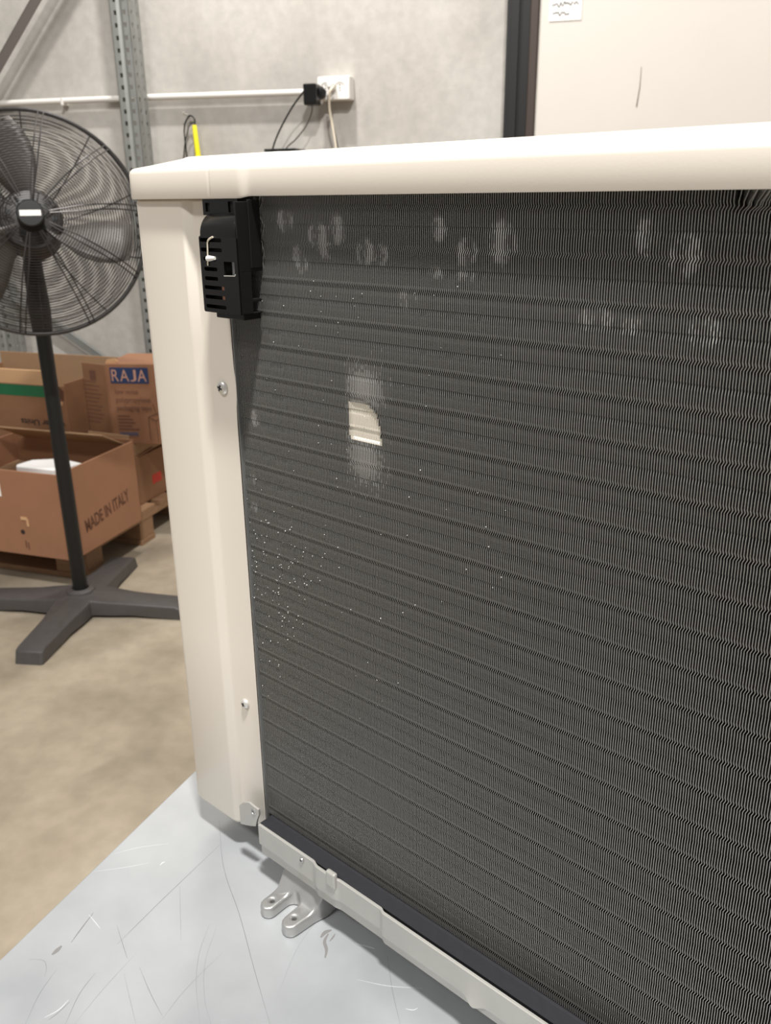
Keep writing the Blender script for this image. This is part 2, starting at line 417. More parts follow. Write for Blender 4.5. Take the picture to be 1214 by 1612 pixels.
# table local: y along the visible edge, x to the right
t = thing('work_table', 'work table with a scratched silvery sheet metal top', 'table', (e1.x, e1.y, 0), ang)
TMi = (Matrix.Translation((e1.x, e1.y, 0)) @ Matrix.Rotation(ang, 4, 'Z')).inverted()
bm = new_bm(); box(bm, 0, 1.3, -.42, .78, T-.035, T); top = obj('tabletop', bm, 'table_metal', t, bevel=.0015)
for x, y in ((.05, -.37), (1.25, -.37), (.05, .73), (1.25, .73)):
    bm = new_bm(); box(bm, x-.025, x+.025, y-.025, y+.025, 0, T-.035); obj('leg', bm, 'galvanised', t)
def tpx(x, y, z=T): 
    d_ = ray(x, y); p = EYE+d_*((z-H)/d_.z); return TMi @ p
def scr(pix, r, m='scratch'):
    r *= .6 if m != 'smudge' else .8
    pts = bez([tpx(*p)+Vector((0, 0, .00008)) for p in pix], 6)
    bm = new_bm(); prev = None
    for i, p in enumerate(pts):
        a_ = pts[max(i-1, 0)]; b_ = pts[min(i+1, len(pts)-1)]; d_ = (b_-a_); d_.z = 0; d_.normalize(); nrm = Vector((-d_.y, d_.x, 0)); k = r*(.35+.65*math.sin(PI*min(max(i/(len(pts)-1), .02), .98)))
        c = (bm.verts.new(p+nrm*k), bm.verts.new(p-nrm*k))
        if prev: bm.faces.new((prev[0], prev[1], c[1], c[0]))
        prev = c
    obj('scratch', bm, m, top)
for pix, r in (([(345, 1290), (352, 1365), (377, 1440), (400, 1525), (425, 1612)], .00022),
               ([(185, 1486), (260, 1412), (346, 1330)], .00022), ([(103, 1612), (125, 1565), (150, 1532)], .0002),
               ([(184, 1457), (195, 1492), (201, 1510)], .0002), ([(220, 1524), (238, 1566), (256, 1600)], .00018),
               ([(195, 1532), (205, 1575), (214, 1612)], .00012), ([(283, 1395), (284, 1440), (285, 1480)], .00014),
               ([(330, 1455), (314, 1500), (309, 1550), (315, 1612)], .0001), ([(340, 1462), (323, 1515), (322, 1570), (332, 1612)], .0001),
               ([(40, 1612), (62, 1565), (90, 1525)], .00013), ([(45, 1510), (68, 1512), (73, 1524), (70, 1538)], .00014),
               ([(610, 1505), (618, 1560), (630, 1612)], .00016), ([(520, 1420), (470, 1490), (440, 1560)], .00007),
               ([(118, 1612), (160, 1560), (215, 1500)], .0001), ([(250, 1612), (290, 1560), (350, 1500)], .00008)):
    scr(pix, r)
for pix, r in (([(180, 1344), (220, 1334), (265, 1328)], .0003), ([(148, 1372), (200, 1365), (235, 1358)], .0003),
               ([(70, 1602), (92, 1590), (108, 1574)], .0005), ([(560, 1485), (585, 1492), (590, 1494)], .0005), ([(562, 1542), (610, 1552), (665, 1556)], .0003),
               ([(638, 1588), (650, 1590), (658, 1587)], .0005), ([(140, 1440), (150, 1452), (158, 1462)], .0004), ([(252, 1362), (256, 1358), (260, 1357)], .0007)):
    scr(pix, r, 'scratch_bright')
scr([(76, 1606), (92, 1594), (110, 1577)], .0003, 'smudge'); scr([(112, 1484), (128, 1462), (147, 1437)], .0006, 'smudge')
scr([(512, 1508), (514, 1495), (511, 1482), (517, 1470)], .0016, 'smudge'); scr([(519, 1482), (524, 1476), (528, 1470)], .0009, 'smudge'); scr([(505, 1476), (512, 1468), (522, 1464)], .002, 'smudge')
scr([(82, 1503), (90, 1496), (97, 1489)], .0022, 'smudge')

# ------------------------------------------------------------------ outdoor unit
AX = Vector((.75054556, -.6608187, 0)); BX = Vector((.6608187, .75054556, 0))
P0 = Vector((-.17411926, .6259415, T)); UROT = math.atan2(AX.y, AX.x)
unit = thing('outdoor_unit', 'cream air conditioner outdoor unit, rear coil side, on the metal table', 'air conditioner', P0, UROT)
def upx(x, y, off):
    p = onpl(x, y, P0+BX*off, BX)-P0; return Vector((p.dot(AX), off, p.z))
WU, DU = .80, .285
# corner panel (rear left), wraps onto the left side
prof = [(0, DU), (0, .01), (.0008, .006), (.003, .0028), (.006, .0008), (.010, 0), (.0555, 0), (.0585, .0008), (.0625, .0040), (.0655, .0048), (.0925, .0050), (.0935, .0062), (.0935, .014)]
bm = new_bm(); zs = [.030, .033, .2, .3, .380, .395, .4085, .422, .437, .5275, .5292]
rows = []
for z in zs:
    row = []
    for i, (x, y) in enumerate(prof):
        bul = .0022*math.exp(-((z-.4085)/.011)**2) if i >= 10 else 0
        ins = .0015 if z in (.030, .5292) else 0
        zz = z
        if z < .034 and i >= 9: zz = z+.008
        if z < .034 and i < 5: zz = z+.0025*(1-i/5)*0
        row.append(bm.verts.new((x+bul, y+ins, zz)))
    rows.append(row)
for A, B in zip(rows, rows[1:]):
    for i in range(len(prof)-1): bm.faces.new((A[i], A[i+1], B[i+1], B[i]))
o = obj('corner_panel', bm, 'cream_paint', unit, smooth=True)
md = o.modifiers.new('sheet', 'SOLIDIFY'); md.thickness = .0011; md.offset = -1
panel = o
# screws
def screw(px, py, R=.0052):
    p = upx(px, py, .0048)
    bm = new_bm(); lathe(bm, [(0, .0030), (R*.35, .0029), (R*.7, .0024), (R*.95, .0012), (R, .0003), (R, 0), (0, 0)], 22)
    o = obj('screw', bm, 'screw_metal', unit, smooth=True); o.location = p; o.rotation_euler = (PI/2, .35, 0)
    bm = new_bm(); a_ = R*.42; c = R*.11
    box(bm, -a_, a_, -c, c, .0016, .00312); box(bm, -c, c, -a_, a_, .0016, .00312); obj('cross_recess', bm, 'dark_recess', o)
screw(351, 610); screw(387, 1107, .0042)
# front and right panels (hidden sides)
bm = new_bm(); box(bm, .002, WU-.002, DU-.004, DU, .03, .529); obj('front_panel', bm, 'cream_paint', unit, bevel=.002)
bm = new_bm(); box(bm, WU-.0012, WU, 0, DU, .03, .529); box(bm, WU-.09, WU, 0, .0012, .03, .529); obj('right_panel', bm, 'cream_paint', unit)
# lid
def lid_ring(off, z, low=False):
    x0, x1, y0, y1 = -.0002+off, WU+.004-off, -.0012+off, DU+.006-off; r = max(.012-off, .004)
    pts = []
    xa, xb = x0+r, x1-r
    ks = [xa+(.084-xa)*k/6 for k in range(6)]+[.084+.05*k/50 for k in range(50)]+[.134+(xb-.134)*k/14 for k in range(15)]
    for x in ks: pts.append((x, y0))
    for cx, cy, a0 in ((x1-r, y0+r, -PI/2), (x1-r, y1-r, 0)):
        for k in range(1, 6): a_ = a0+k*PI/2/5; pts.append((cx+r*math.cos(a_), cy+r*math.sin(a_)))
    for cx, cy, a0 in ((x0+r, y1-r, PI/2), (x0+r, y0+r, PI)):
        for k in range(0, 5 if a0 == PI else 6): a_ = a0+k*PI/2/5; pts.append((cx+r*math.cos(a_), cy+r*math.sin(a_)))
    out = []
    for x, y in pts:
        s = 1/(1+math.exp((x-.1245)/.0011))                  # left end stands a little prouder
        fy = max(0, 1-(y-y0)/.03)
        yy = y-.0034*s*fy+.0008*fy*math.exp(-((x-.0935)/.0006)**2)
        zz = z-(.0013*s*fy if low else 0)
        out.append((x, yy, zz))
    return out
rings_ = [(.0035, .5312, 1), (.0006, .5305, 1), (0, .5318, 1), (0, .5448, 0), (.0007, .5468, 0), (.0022, .5482, 0), (.005, .5490, 0), (.012, .5504, 0), (.028, .5546, 0), (.0305, .5558, 0), (.034, .5562, 0), (.08, .5566, 0)]
# remap x so that the S-bend gets vertices
bm = new_bm(); rr = [[bm.verts.new(p) for p in lid_ring(o_, z, bool(l))] for o_, z, l in rings_]
for A, B in zip(rr, rr[1:]):
    n = len(A)
    for i in range(n): bm.faces.new((A[i], A[(i+1) % n], B[(i+1) % n], B[i]))
bm.faces.new(rr[-1]); bm.faces.new(rr[0][::-1])
lid = obj('lid', bm, 'cream_paint', unit, smooth=True)
bm = new_bm(); lathe(bm, [(0, .0004), (.010, .0003), (.012, 0)], 20)
p = upx(833, 226, .012); 
# base pan: flange stands proud of the panel
BB = -.0115
zt_ = upx(620, 1447, BB).z; zb_ = upx(500, 1399, BB).z
def sm(x, a_, b_):
    k = min(max((x-a_)/(b_-a_), 0), 1); return k*k*(3-2*k)
def bprof(x):
    y = BB+.0015-.0022*sm(x, .163, .170)+.0012*sm(x, .186, .193)-.0018*sm(x, .2325, .2365)
    low = zb_+.0012-.0008*sm(x, .13, .132)+.0010*sm(x, .19, .2)-.0022*sm(x, .2325, .2365)-.0030*math.exp(-((x-.3165)/.005)**2)
    return y, low
bm = new_bm(); prev = None; x = .1015
xs = []
while x < WU-.01: xs.append(x); x += .0015 if x < .38 else .02
for x in xs:
    y, lo = bprof(x); bump_ = -.0028*math.exp(-((x-.3155)/.006)**2)
    c = [bm.verts.new(q) for q in ((x, .016, lo+.004), (x, y+.004, lo), (x, y+bump_, lo+.0012), (x, y, lo+.008), (x, y, zt_-.0006), (x, y+.0006, zt_), (x, y+.0020, zt_), (x, y+.0020, .03))]
    if prev:
        for i in range(len(c)-1): bm.faces.new((prev[i], prev[i+1], c[i+1], c[i]))
    prev = c
pan = obj('base_pan', bm, 'base_paint', unit, smooth=True)
bm = new_bm(); box(bm, .004, WU-.004, .0165, DU-.01, .024, .030); obj('base_floor', bm, 'base_paint', unit)
for px_, py_, r_ in ((475, 1354, .0015),):
    p = upx(px_, py_, BB+.0013); bm = new_bm(); lathe(bm, [(r_*.6, .0008), (r_*.9, .0012), (r_*1.25, .0010), (r_*1.5, 0)], 14); o = obj('pressed_hole', bm, 'cast_metal', pan, smooth=True); o.location = p; o.rotation_euler = (PI/2, 0, 0)
    bm = new_bm(); lathe(bm, [(0, .0009), (r_*.7, .0009)], 12); h_ = obj('hole', bm, 'dark_recess', pan); h_.location = p; h_.rotation_euler = (PI/2, 0, 0)
p = upx(519, 1386, BB-.002)
bm = new_bm(); box(bm, p.x-.0045, p.x+.005, BB-.0022, BB+.002, p.z-.0065, p.z+.007); obj('pressed_rib', bm, 'base_paint', pan, bevel=.0016, bseg=3)
# tab at the corner
TB = -.0060
def tp(x, y): q_ = upx(x, y, TB); return (q_.x, q_.z)
me = curve_mesh([[tp(380, 1296), tp(378, 1267), tp(384, 1262.5), tp(393, 1262.5), tp(401, 1269), tp(408, 1274), tp(409, 1282), tp(406, 1290), tp(404, 1300), tp(397, 1299.5), tp(388, 1298)], circ(*tp(401, 1277), .0014, 12)], .0007, .0003, 1); me.transform(XZ)
o = mobj('corner_tab', me, 'base_paint', unit, smooth=True); o.location = (0, TB, 0)
q_ = tp(401, 1277); bm = new_bm(); lathe(bm, [(0.0015, 0), (.0019, .0010), (.0030, .0003), (.0030, 0)], 14); o2 = obj('eyelet', bm, 'cast_metal', o, smooth=True); o2.location = (q_[0], -.0009, q_[1]); o2.rotation_euler = (PI/2, 0, 0)
bpy.context.view_layer.update()
# mounting foot: forked casting
out = [(.122, .018), (.1225, -.004), (.1235, -.020)]
def arc(cx, cy, r, a0, a1, n=7): return [(cx+r*math.cos(math.radians(a0+(a1-a0)*k/n)), cy+r*math.sin(math.radians(a0+(a1-a0)*k/n))) for k in range(n+1)]
out += arc(.1300, -.0275, .0066, 180, 360) + [(.1366, -.018)] + arc(.1428, -.0145, .0062, 180, 0) + [(.1490, -.020)] + arc(.1562, -.0285, .0070, 180, 360) + [(.1650, -.012), (.1680, .000), (.1680, .018)]
me = curve_mesh([out, circ(.1302, -.0240, .0019), circ(.1560, -.0245, .0019)], .0032, .0022, 3)
bm = new_bm(); bm.from_mesh(me)
bmesh.ops.subdivide_edges(bm, edges=[e for e in bm.edges if e.calc_length() > .006], cuts=3)
for v in bm.verts:
    k = min(max((v.co.y+.014)/.014, 0), 1); k = k*k*(3-2*k)
    up_ = (v.co.z > 0)
    z = v.co.z+.0054
    if up_: z += .0165*k
    v.co.z = z
obj('mounting_foot', bm, 'cast_metal', unit, smooth=True)
for x in (.1302, .1560):
    pass
# second foot pair further along and at the far side
bm = new_bm(); box(bm, .62, .666, -.02, .018, 0, .026); obj('mounting_foot', bm, 'cast_metal', unit, bevel=.003)
for x in (.122, .62):
    bm = new_bm(); box(bm, x, x+.046, DU-.02, DU+.03, 0, .026); obj('mounting_foot', bm, 'cast_metal', unit, bevel=.003)

# coil ------------------------------------------------------------
coil = bpy.data.objects.new('coil', None); C.objects.link(coil); coil.parent = unit; coil.empty_display_size = .02
coil['label'] = 'dark finned heat exchanger coil'
FB = .0065; FD = .016; PITCH = .00132; ROW0 = .5246; RP = .0209; NR = 23; FT = .00013
A0 = .0965
levels = []                                  # (z, dx, recess)
levels.append((.5345, 0, 0))
for k in range(NR):
    z = ROW0-RP*k
    for dz, dx, rec in ((.0014, .00004, 0), (-.0001, .00058, 0), (-.0021, -.00028, 0), (-.0036, -.00020, 0), (-.0098, -.00006, 0), (-.0100, -.00006, .0004), (-.0108, -.00005, .0004), (-.0150, -.00003, 0)):
        if .0585 < z+dz < .534: levels.append((z+dz, dx, rec))
levels.append((.0575, 0, 0))
def fin_mesh(fn=None, a=0):
    """closed strip; fn(a,z) -> (lean of the front edge, extra thickness, push-in)"""
    verts = []; faces = []; flags = []
    lv = levels
    if fn:                                   # finer levels for bent ones
        lv = []
        for p_, q_ in zip(levels, levels[1:]):
            n = max(1, int(abs(p_[0]-q_[0])/.0016))
            for i in range(n):
                k = i/n; lv.append((p_[0]+(q_[0]-p_[0])*k, p_[1]+(q_[1]-p_[1])*k, p_[2] if i == 0 else 0))
        lv.append(levels[-1])
    for z, dx, rec in lv:
        ln, th, ps = fn(a, z) if fn else (0, 0, 0)
        h = FT+th; flags.append((random.random() < th/.00009, ps > .0005))
        verts += [(dx+ln-h, rec+ps, z), (dx+ln+h, rec+ps, z), (dx-FT, .0028, z), (dx+FT, .0028, z), (dx-FT, FD, z), (dx+FT, FD, z)]
    for i in range(len(lv)-1):
        o_ = i*6; n = o_+6
        faces += [(o_, o_+1, n+1, n), (o_+1, o_+3, n+3, n+1), (o_+3, o_+5, n+5, n+3), (o_+2, o_, n, n+2), (o_+4, o_+2, n+2, n+4)]
    me = bpy.data.meshes.new('fin'); me.from_pydata(verts, [], faces); me.materials.append(M['fin_metal']); me.materials.append(M['fin_dent_glint']); me.materials.append(M['fin_scuffed']); me.materials.append(M['fin_edge'])
    for i in range(len(lv)-1): me.polygons[i*5].material_index = 3
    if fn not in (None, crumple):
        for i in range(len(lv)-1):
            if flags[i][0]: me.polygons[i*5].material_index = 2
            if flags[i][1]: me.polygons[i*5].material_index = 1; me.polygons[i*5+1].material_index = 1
    return me
random.seed(11)
def gb(u): return math.exp(-u*u)
SCUFFS = []                                  # (a, z, ra, rz, amount)
for px_, py_, ra, rz, am in ((448, 345, .008, .007, 1), (470, 400, .006, .006, .7), (500, 370, .009, .008, 1), (530, 360, .008, .009, 1), (575, 395, .007, .008, 1), (600, 400, .006, .006, .8),
                             (475, 415, .006, .005, .9), (512, 390, .006, .006, .7), (690, 360, .006, .007, 1), (735, 395, .007, .008, 1.0), (790, 380, .010, .011, 1.1), (685, 430, .006, .003, .7), (735, 432, .006, .003, .8),
                             (402, 658, .005, .006, 1), (398, 752, .0035, .005, .8), (400, 797, .004, .0055, .9), (1020, 370, .006, .009, .8), (1080, 400, .008, .010, .8), (940, 500, .010, .006, .6), (990, 510, .008, .004, .6), (1110, 520, .008, .007, .6), (640, 470, .01, .006, .4)):
    p = upx(px_, py_, FB); SCUFFS.append((p.x, p.z, ra, rz, am))
dc = upx(573, 655, FB)
def damage(a_, z):
    ln = th = ps = 0
    for (sa, sz, ra, rz, am) in SCUFFS:
        u = (a_-sa)/ra; v = (z-sz)/rz
        if u*u+v*v < 1: th = max(th, .00011*am*min(1, 2.5*(1-u*u-v*v))*(.6+.4*math.sin(a_*9000)))
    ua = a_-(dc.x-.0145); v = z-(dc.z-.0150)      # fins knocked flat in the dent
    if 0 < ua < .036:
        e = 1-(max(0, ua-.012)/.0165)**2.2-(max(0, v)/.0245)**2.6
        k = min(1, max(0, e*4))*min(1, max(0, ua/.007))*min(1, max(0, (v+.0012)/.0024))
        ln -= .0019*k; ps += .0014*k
        u = (ua-.0145)/.013
        th += .00017*gb(u)*(gb((v-.032)/.011)+.8*gb((v+.012)/.013))*(1-k)
    return ln, th, ps
def hit(a_):
    if abs(a_-dc.x) < .026: return True
    return any(abs(a_-s[0]) < s[2] for s in SCUFFS)
def topright(a_, z):                          # bent tips near the top right
    ln = 0
    if z > .5215:
        random.seed(int(a_*1e5)); ln = (z-.5215)*(.35+.35*random.random())*min(1, (a_-.412)/.004)
    l2, th, ps = damage(a_, z); return ln+l2, th, ps
def crumple(a_, z):                           # crushed fins beside the holder
    random.seed(int(a_*1e5)+1); ph = random.random()*6
    k = min(1, max(0, (z-.487)/.006)); return (.0016*math.sin(z*420+ph)*k, .00015*k, .0006*k*math.sin(z*300+ph))
shared = fin_mesh()
i = 0; a_ = A0; nfin = 0
while nfin < 272:
    if a_ < .1295: me = fin_mesh(crumple, a_) if .1215 < a_ < .1295 else shared
    elif .413 < a_ < .437: me = fin_mesh(topright, a_)
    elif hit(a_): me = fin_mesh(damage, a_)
    else: me = shared
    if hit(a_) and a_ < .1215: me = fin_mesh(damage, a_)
    o = bpy.data.objects.new('fin', me); C.objects.link(o); o.parent = coil; o.location = (a_+random.uniform(-.00004, .00004), FB, 0)
    nfin += 1; a_ += PITCH
verts = []; faces = []
sv = [v.co.copy() for v in shared.vertices]; sf = [tuple(p.vertices) for p in shared.polygons]
while a_ < WU-.03:
    o_ = len(verts); verts += [(v.x+a_, v.y+FB, v.z) for v in sv]; faces += [tuple(i_+o_ for i_ in f) for f in sf]; a_ += PITCH
me = bpy.data.meshes.new('fin_pack'); me.from_pydata(verts, [], faces); o = mobj('fin_pack', me, 'fin_metal', coil); o['kind'] = 'stuff'; me.materials.append(M['fin_edge'])
for i in range(0, len(me.polygons), 5): me.polygons[i].material_index = 1
for k in range(NR):
    bm = new_bm(); tube(bm, [(.088, FB+.0075, ROW0-RP*k-.0005), (WU-.02, FB+.0075, ROW0-RP*k-.0005)], .0034, 8); obj('tube', bm, 'copper', coil, smooth=True)
bm = new_bm(); box(bm, .086, WU-.02, FB+.017, FB+.019, .03, .533); obj('inner_baffle', bm, 'dark_recess', coil)
# end plate with a tab at each tube row
bm = new_bm(); box(bm, .0952, .0957, FB-.0022, FB+.02, .046, .533); obj('end_plate', bm, 'galvanised', coil)
bm = new_bm(); box(bm, .0928, .0950, .0053, .02, .046, .527); obj('edge_strip', bm, 'black_matt', unit)  # black strip filling the gap between corner panel and end plate
# dark foam strip under the coil
bm = new_bm(); prism(bm, [(BB+.0065, .044), (BB+.0050, zt_-.0030), (FB-.0016, .0560), (FB+.016, .0580), (FB+.016, .044)], 0, .67)
obj('seal_strip', bm, 'dark_foam', unit, mtx=Matrix.Translation((.0985, 0, 0)) @ Matrix(((0, 0, 1, 0), (1, 0, 0, 0), (0, 1, 0, 0), (0, 0, 0, 1))))
# dust specks
random.seed(5); bm = new_bm()
def speck(px_, py_, s):
    p = upx(px_, py_, FB-.0002); bmesh.ops.create_icosphere(bm, subdivisions=1, radius=s, matrix=Matrix.Translation(p))
for _ in range(120):
    x = 395+abs(random.gauss(0, 55)); y = random.gauss(905, 62); speck(x+(y-900)*.05, y, random.uniform(.00022, .00045))
for _ in range(70): speck(random.uniform(410, 800), random.uniform(430, 1150), random.uniform(.00018, .00036))
o = obj('dust_speck', bm, 'dust', coil); o['kind'] = 'stuff'

# sensor holder ----------------------------------------------------
HB = -.0130
hold = bpy.data.objects.new('sensor_holder', None); C.objects.link(hold); hold.parent = unit; hold.empty_display_size = .02
hold['label'] = 'black plastic sensor holder with vent slots'
hx0, hx1, hz0, hz1 = .0905, .1265, .4615, .5075
slots = []
for i, (zc_, xa, xb) in enumerate(((.5058-.0005, .0914, .1125), (.4995, .0918, .1125), (.4940, .0938, .1062), (.4880, .0938, .1068), (.4823, .0938, .1068), (.4768, .0926, .1100), (.4710, .0928, .1100), (.4652, .0930, .1130))):
    slots.append(rect(xa, xb, zc_-.00115, zc_+.00115, .0008, 2))
slots.append(rect(.1134, .1235, .4848, .4930, .0005, 2))
me = curve_mesh([rect(hx0, hx1, hz0, hz1, .0012)]+slots, .0007); me.transform(XZ); o = mobj('face', me, 'black_plastic', hold); o.location = (0, HB+.0007, 0)
bm = new_bm()
box(bm, hx1-.001, hx1, HB+.001, .0062, .487, .5275); box(bm, hx1-.001, hx1, HB+.001, -.0025, hz0, .487)                                           # right cheek
box(bm, hx0, hx0+.001, HB+.001, .0045, hz0, hz1)
box(bm, hx0, hx1, HB+.001, .0045, hz0, hz0+.001)
box(bm, hx0+.001, hx1-.001, HB+.0065, HB+.0075, hz0+.001, hz1)                               # inner wall seen through the slots
obj('shell', bm, 'black_matt', hold, bevel=.0003)
# rounded shoulder: quarter-round rising back to the mounting plate
bm = new_bm(); pr = [(HB, hz1)]
for k in range(1, 9):
    a_ = k*PI/2/8; pr.append((HB+.0115*(1-math.cos(a_)), hz1+.0135*math.sin(a_)))
pr += [(.002, hz1+.0135), (.002, hz1)]
rows = []
for x, ins in ((hx0, .0014), (hx0+.0016, 0), (hx1-.0046, 0), (hx1-.0018, .0008), (hx1-.0002, .0034)):
    rows.append([bm.verts.new((x, y+ins*(1 if y < 0 else 0), z)) for y, z in pr])
for A, B in zip(rows, rows[1:]):
    n = len(A)
    for i in range(n): bm.faces.new((A[i], A[(i+1) % n], B[(i+1) % n], B[i]))
bm.faces.new(rows[0]); bm.faces.new(rows[-1][::-1]); obj('shoulder', bm, 'black_plastic', hold, smooth=True)
me = curve_mesh([rect(.0835, .1175, .5195, .5290), rect(.0862, .0905, .5215, .5268), rect(.1085, .1130, .5212, .5275)], .0008); me.transform(XZ); o = mobj('mounting_plate', me, 'black_plastic', hold); o.location = (0, -.0018, 0)
bm = new_bm(); box(bm, .0845, .1165, -.001, .0005, .5197, .5288); obj('plate_back', bm, 'dark_recess', hold)
bm = new_bm(); box(bm, .1262, .1275, -.003, .0062, .489, .5285); box(bm, .1200, .1262, -.003, .0050, .4685, .4705); obj('side_wing', bm, 'black_matt', hold, bevel=.0004)
bm = new_bm(); box(bm, .0985, .1255, HB+.003, .004, .4580, .4620); obj('lower_ledge', bm, 'black_plastic', hold, bevel=.0005)
bm = new_bm(); box(bm, .1170, .1232, HB+.0035, HB+.0045, .4850, .4928); obj('window_insert', bm, 'galvanised', hold)
bm = new_bm(); tube(bm, [(.1132, HB-.0002, .4845), (.1236, HB-.0002, .4849), (.1241, HB-.0002, .4858)], .0003, 5); obj('window_rim', bm, 'screw_metal', hold)
def hp(x, y, d=.0006): return upx(x, y, HB-d)
bm = new_bm(); tube(bm, bez([hp(335, 373), hp(330, 376), hp(327, 380), hp(326.8, 388), hp(327, 397), hp(327.3, 418)], 5), [.0006]*10+[.0005]*16, 6); obj('sensor_wire', bm, 'ivory_cable', hold, smooth=True)
bm = new_bm(); a_ = hp(327, 407); b_ = hp(338.5, 406.5); tube(bm, [a_, a_*.7+b_*.3, b_], [.0018, .0017, .0010], 8); obj('sensor_tip', bm, 'white_plastic', hold, smooth=True)
for z in (.4768, .4710):
    bm = new_bm(); box(bm, .1102, .1124, HB-.0001, HB+.0004, z-.001, z+.001); obj('slot_end', bm, 'ink_brown', hold)

# ------------------------------------------------------------------ pallet and cartons
TH = math.radians(-18); Q = Vector((-1.091, 2.733, 0)); EX = Vector((math.cos(TH), math.sin(TH), 0)); EY = Vector((-EX.y, EX.x, 0))
def L(x, y, z=0): return Q+EX*x+EY*y+Vector((0, 0, z))
PZ = .144
pal = thing('pallet', 'wooden pallet on the floor under the cardboard boxes', 'pallet', L(-.06, .14), TH)
for x in (-1.2, -.6725, -.145):
    for y in (0, .35, .70):
        bm = new_bm(); box(bm, x+.002, x+.143, y+.002, y+.098, .022, .100); obj('block', bm, 'pallet_wood', pal, bevel=.003)
for y in (0, .35, .70):
    bm = new_bm(); box(bm, -1.2, 0, y, y+.10, 0, .022); obj('bottom_board', bm, 'pallet_wood', pal, bevel=.002)
for x in (-1.2, -.6725, -.145):
    bm = new_bm(); box(bm, x, x+.145, 0, .80, .1, .122); obj('stringer_board', bm, 'pallet_wood', pal, bevel=.002)
for k, (y, wdt) in enumerate(((0, .145), (.19, .1), (.3275, .145), (.51, .1), (.655, .145))):
    bm = new_bm(); box(bm, -1.2, 0, y, y+wdt, .122, PZ); obj('deck_board', bm, 'pallet_wood', pal, bevel=.002)
def panel_part(name, m, par, x0, x1, y0, y1, z0, z1, bevel=.0015):
    bm = new_bm(); box(bm, x0, x1, y0, y1, z0, z1); return obj(name, bm, m, par, bevel=bevel)
def letters(par, s, size, m, pos, rot, shear=0, xs=1, bold=0, name='printed_lettering'):
    me = text_mesh(s, size, .0003, shear, bold, xs); o = mobj(name, me, m, par); o.location = pos; o.rotation_euler = rot; return o
FR = (PI/2, 0, 0); RS = (PI/2, 0, PI/2)
c = .006
# open carton, MADE IN ITALY
k1 = thing('cardboard_carton', 'open orange-brown cardboard box stamped MADE IN ITALY, front of the pallet', 'cardboard box', L(0, 0, PZ+.001), TH)
h1 = .318
fp = panel_part('front_panel', 'carton_orange', k1, -.55, 0, 0, c, 0, h1-.004)
sp = panel_part('side_panel', 'carton_orange', k1, -c, 0, c, .425, 0, h1+.005)
panel_part('side_panel', 'carton_orange', k1, -.55, -.55+c, c, .425, 0, h1)
panel_part('back_panel', 'carton', k1, -.55, 0, .425-c, .425, 0, h1+.01)
panel_part('bottom_panel', 'carton', k1, -.55+c, -c, c, .425-c, 0, c)
panel_part('inner_tray', 'carton_dull', k1, -.55+c, -c, .012, .42-c, .20, .206)
bm = new_bm(); box(bm, -.50, -.03, 0, c, 0, .15); o = obj('flap', bm, 'carton_dull', k1, bevel=.001); o.location = (0, .412, h1-.012); o.rotation_euler = (math.radians(62), 0, 0)
bm = new_bm(); box(bm, -.20, -.02, 0, c, 0, .014); o = obj('flap', bm, 'carton_dull', k1, bevel=.001); o.location = (0, .424, h1+.008); o.rotation_euler = (math.radians(-8), math.radians(2), 0)
letters(sp, 'MADE IN ITALY', .066, 'ink_brown', (.0006, .085, .075), (PI/2, math.radians(-7), PI/2), xs=.60, bold=.0012)
lab = panel_part('paper_label', 'paper', fp, -.36, -.266, -.0012, 0, .215, .285, 0)
letters(fp, 'F', .04, 'ink_red', (-.293, -.0016, .232), FR)
bm = new_bm(); prism(bm, circ(-.20, .088, .009, 14), -.0005, .0008); obj('handle_hole', bm, 'ink_black', fp, mtx=XZ)
bm = new_bm(); box(bm, -.198, -.172, -.003, 0, .135, .146); box(bm, -.176, -.168, -.002, 0, .112, .14); obj('torn_patch', bm, 'carton_edge', fp)
bm = new_bm(); box(bm, -.196, -.192, -.0008, 0, .028, .056); box(bm, -.186, -.182, -.0008, 0, .022, .050); obj('printed_mark', bm, 'ink_brown', fp)
fo = thing('foam_block', 'white foam block lying in the open MADE IN ITALY box', 'foam', L(-.205, .09, PZ+.001+.206), TH)
bm = new_bm(); prism(bm, [(-.075, .02), (-.06, 0), (.10, .0), (.145, .10), (.03, .13), (-.06, .085)], 0, .092); obj('block', bm, 'foam_white', fo, bevel=.004)
# tall open carton with green tape
k2 = thing('cardboard_carton', 'tall open brown cardboard box with green tape along its rim', 'cardboard box', L(-.318, .47, PZ+.001), TH)
h2 = .505
fp = panel_part('front_panel', 'carton', k2, -.62, 0, 0, c, 0, h2)
panel_part('side_panel', 'carton', k2, -c, 0, c, .38, 0, h2+.01)
panel_part('side_panel', 'carton', k2, -.62, -.62+c, c, .38, 0, h2)
panel_part('back_panel', 'carton_dull', k2, -.62, 0, .38-c, .38, 0, h2+.05)
panel_part('bottom_panel', 'carton', k2, -.62+c, -c, c, .38-c, 0, c)
panel_part('green_tape', 'green_tape', fp, -.62, -.035, -.0009, 0, h2-.049, h2-.004, 0)
bm = new_bm(); prism(bm, [(-.035, h2-.05), (-.01, h2-.06), (-.004, h2-.02), (-.022, h2-.004), (-.037, h2-.01)], 0, .0008); obj('torn_patch', bm, 'ink_brown', fp, mtx=XZ)
bm = new_bm(); prism(bm, [(-.04, h2-.075), (-.022, h2-.078), (-.014, h2-.064), (-.036, h2-.06)], 0, .0009); obj('torn_patch', bm, 'carton_edge', fp, mtx=XZ)
letters(fp, 'Outer Units', .034, 'ink_black', (-.02, -.0008, .362), (PI/2, PI, 0), xs=1.25, bold=.0005)
panel_part('packing_sheet', 'carton_edge', k2, -.46, -.19, .16, .17, .02, h2+.02)
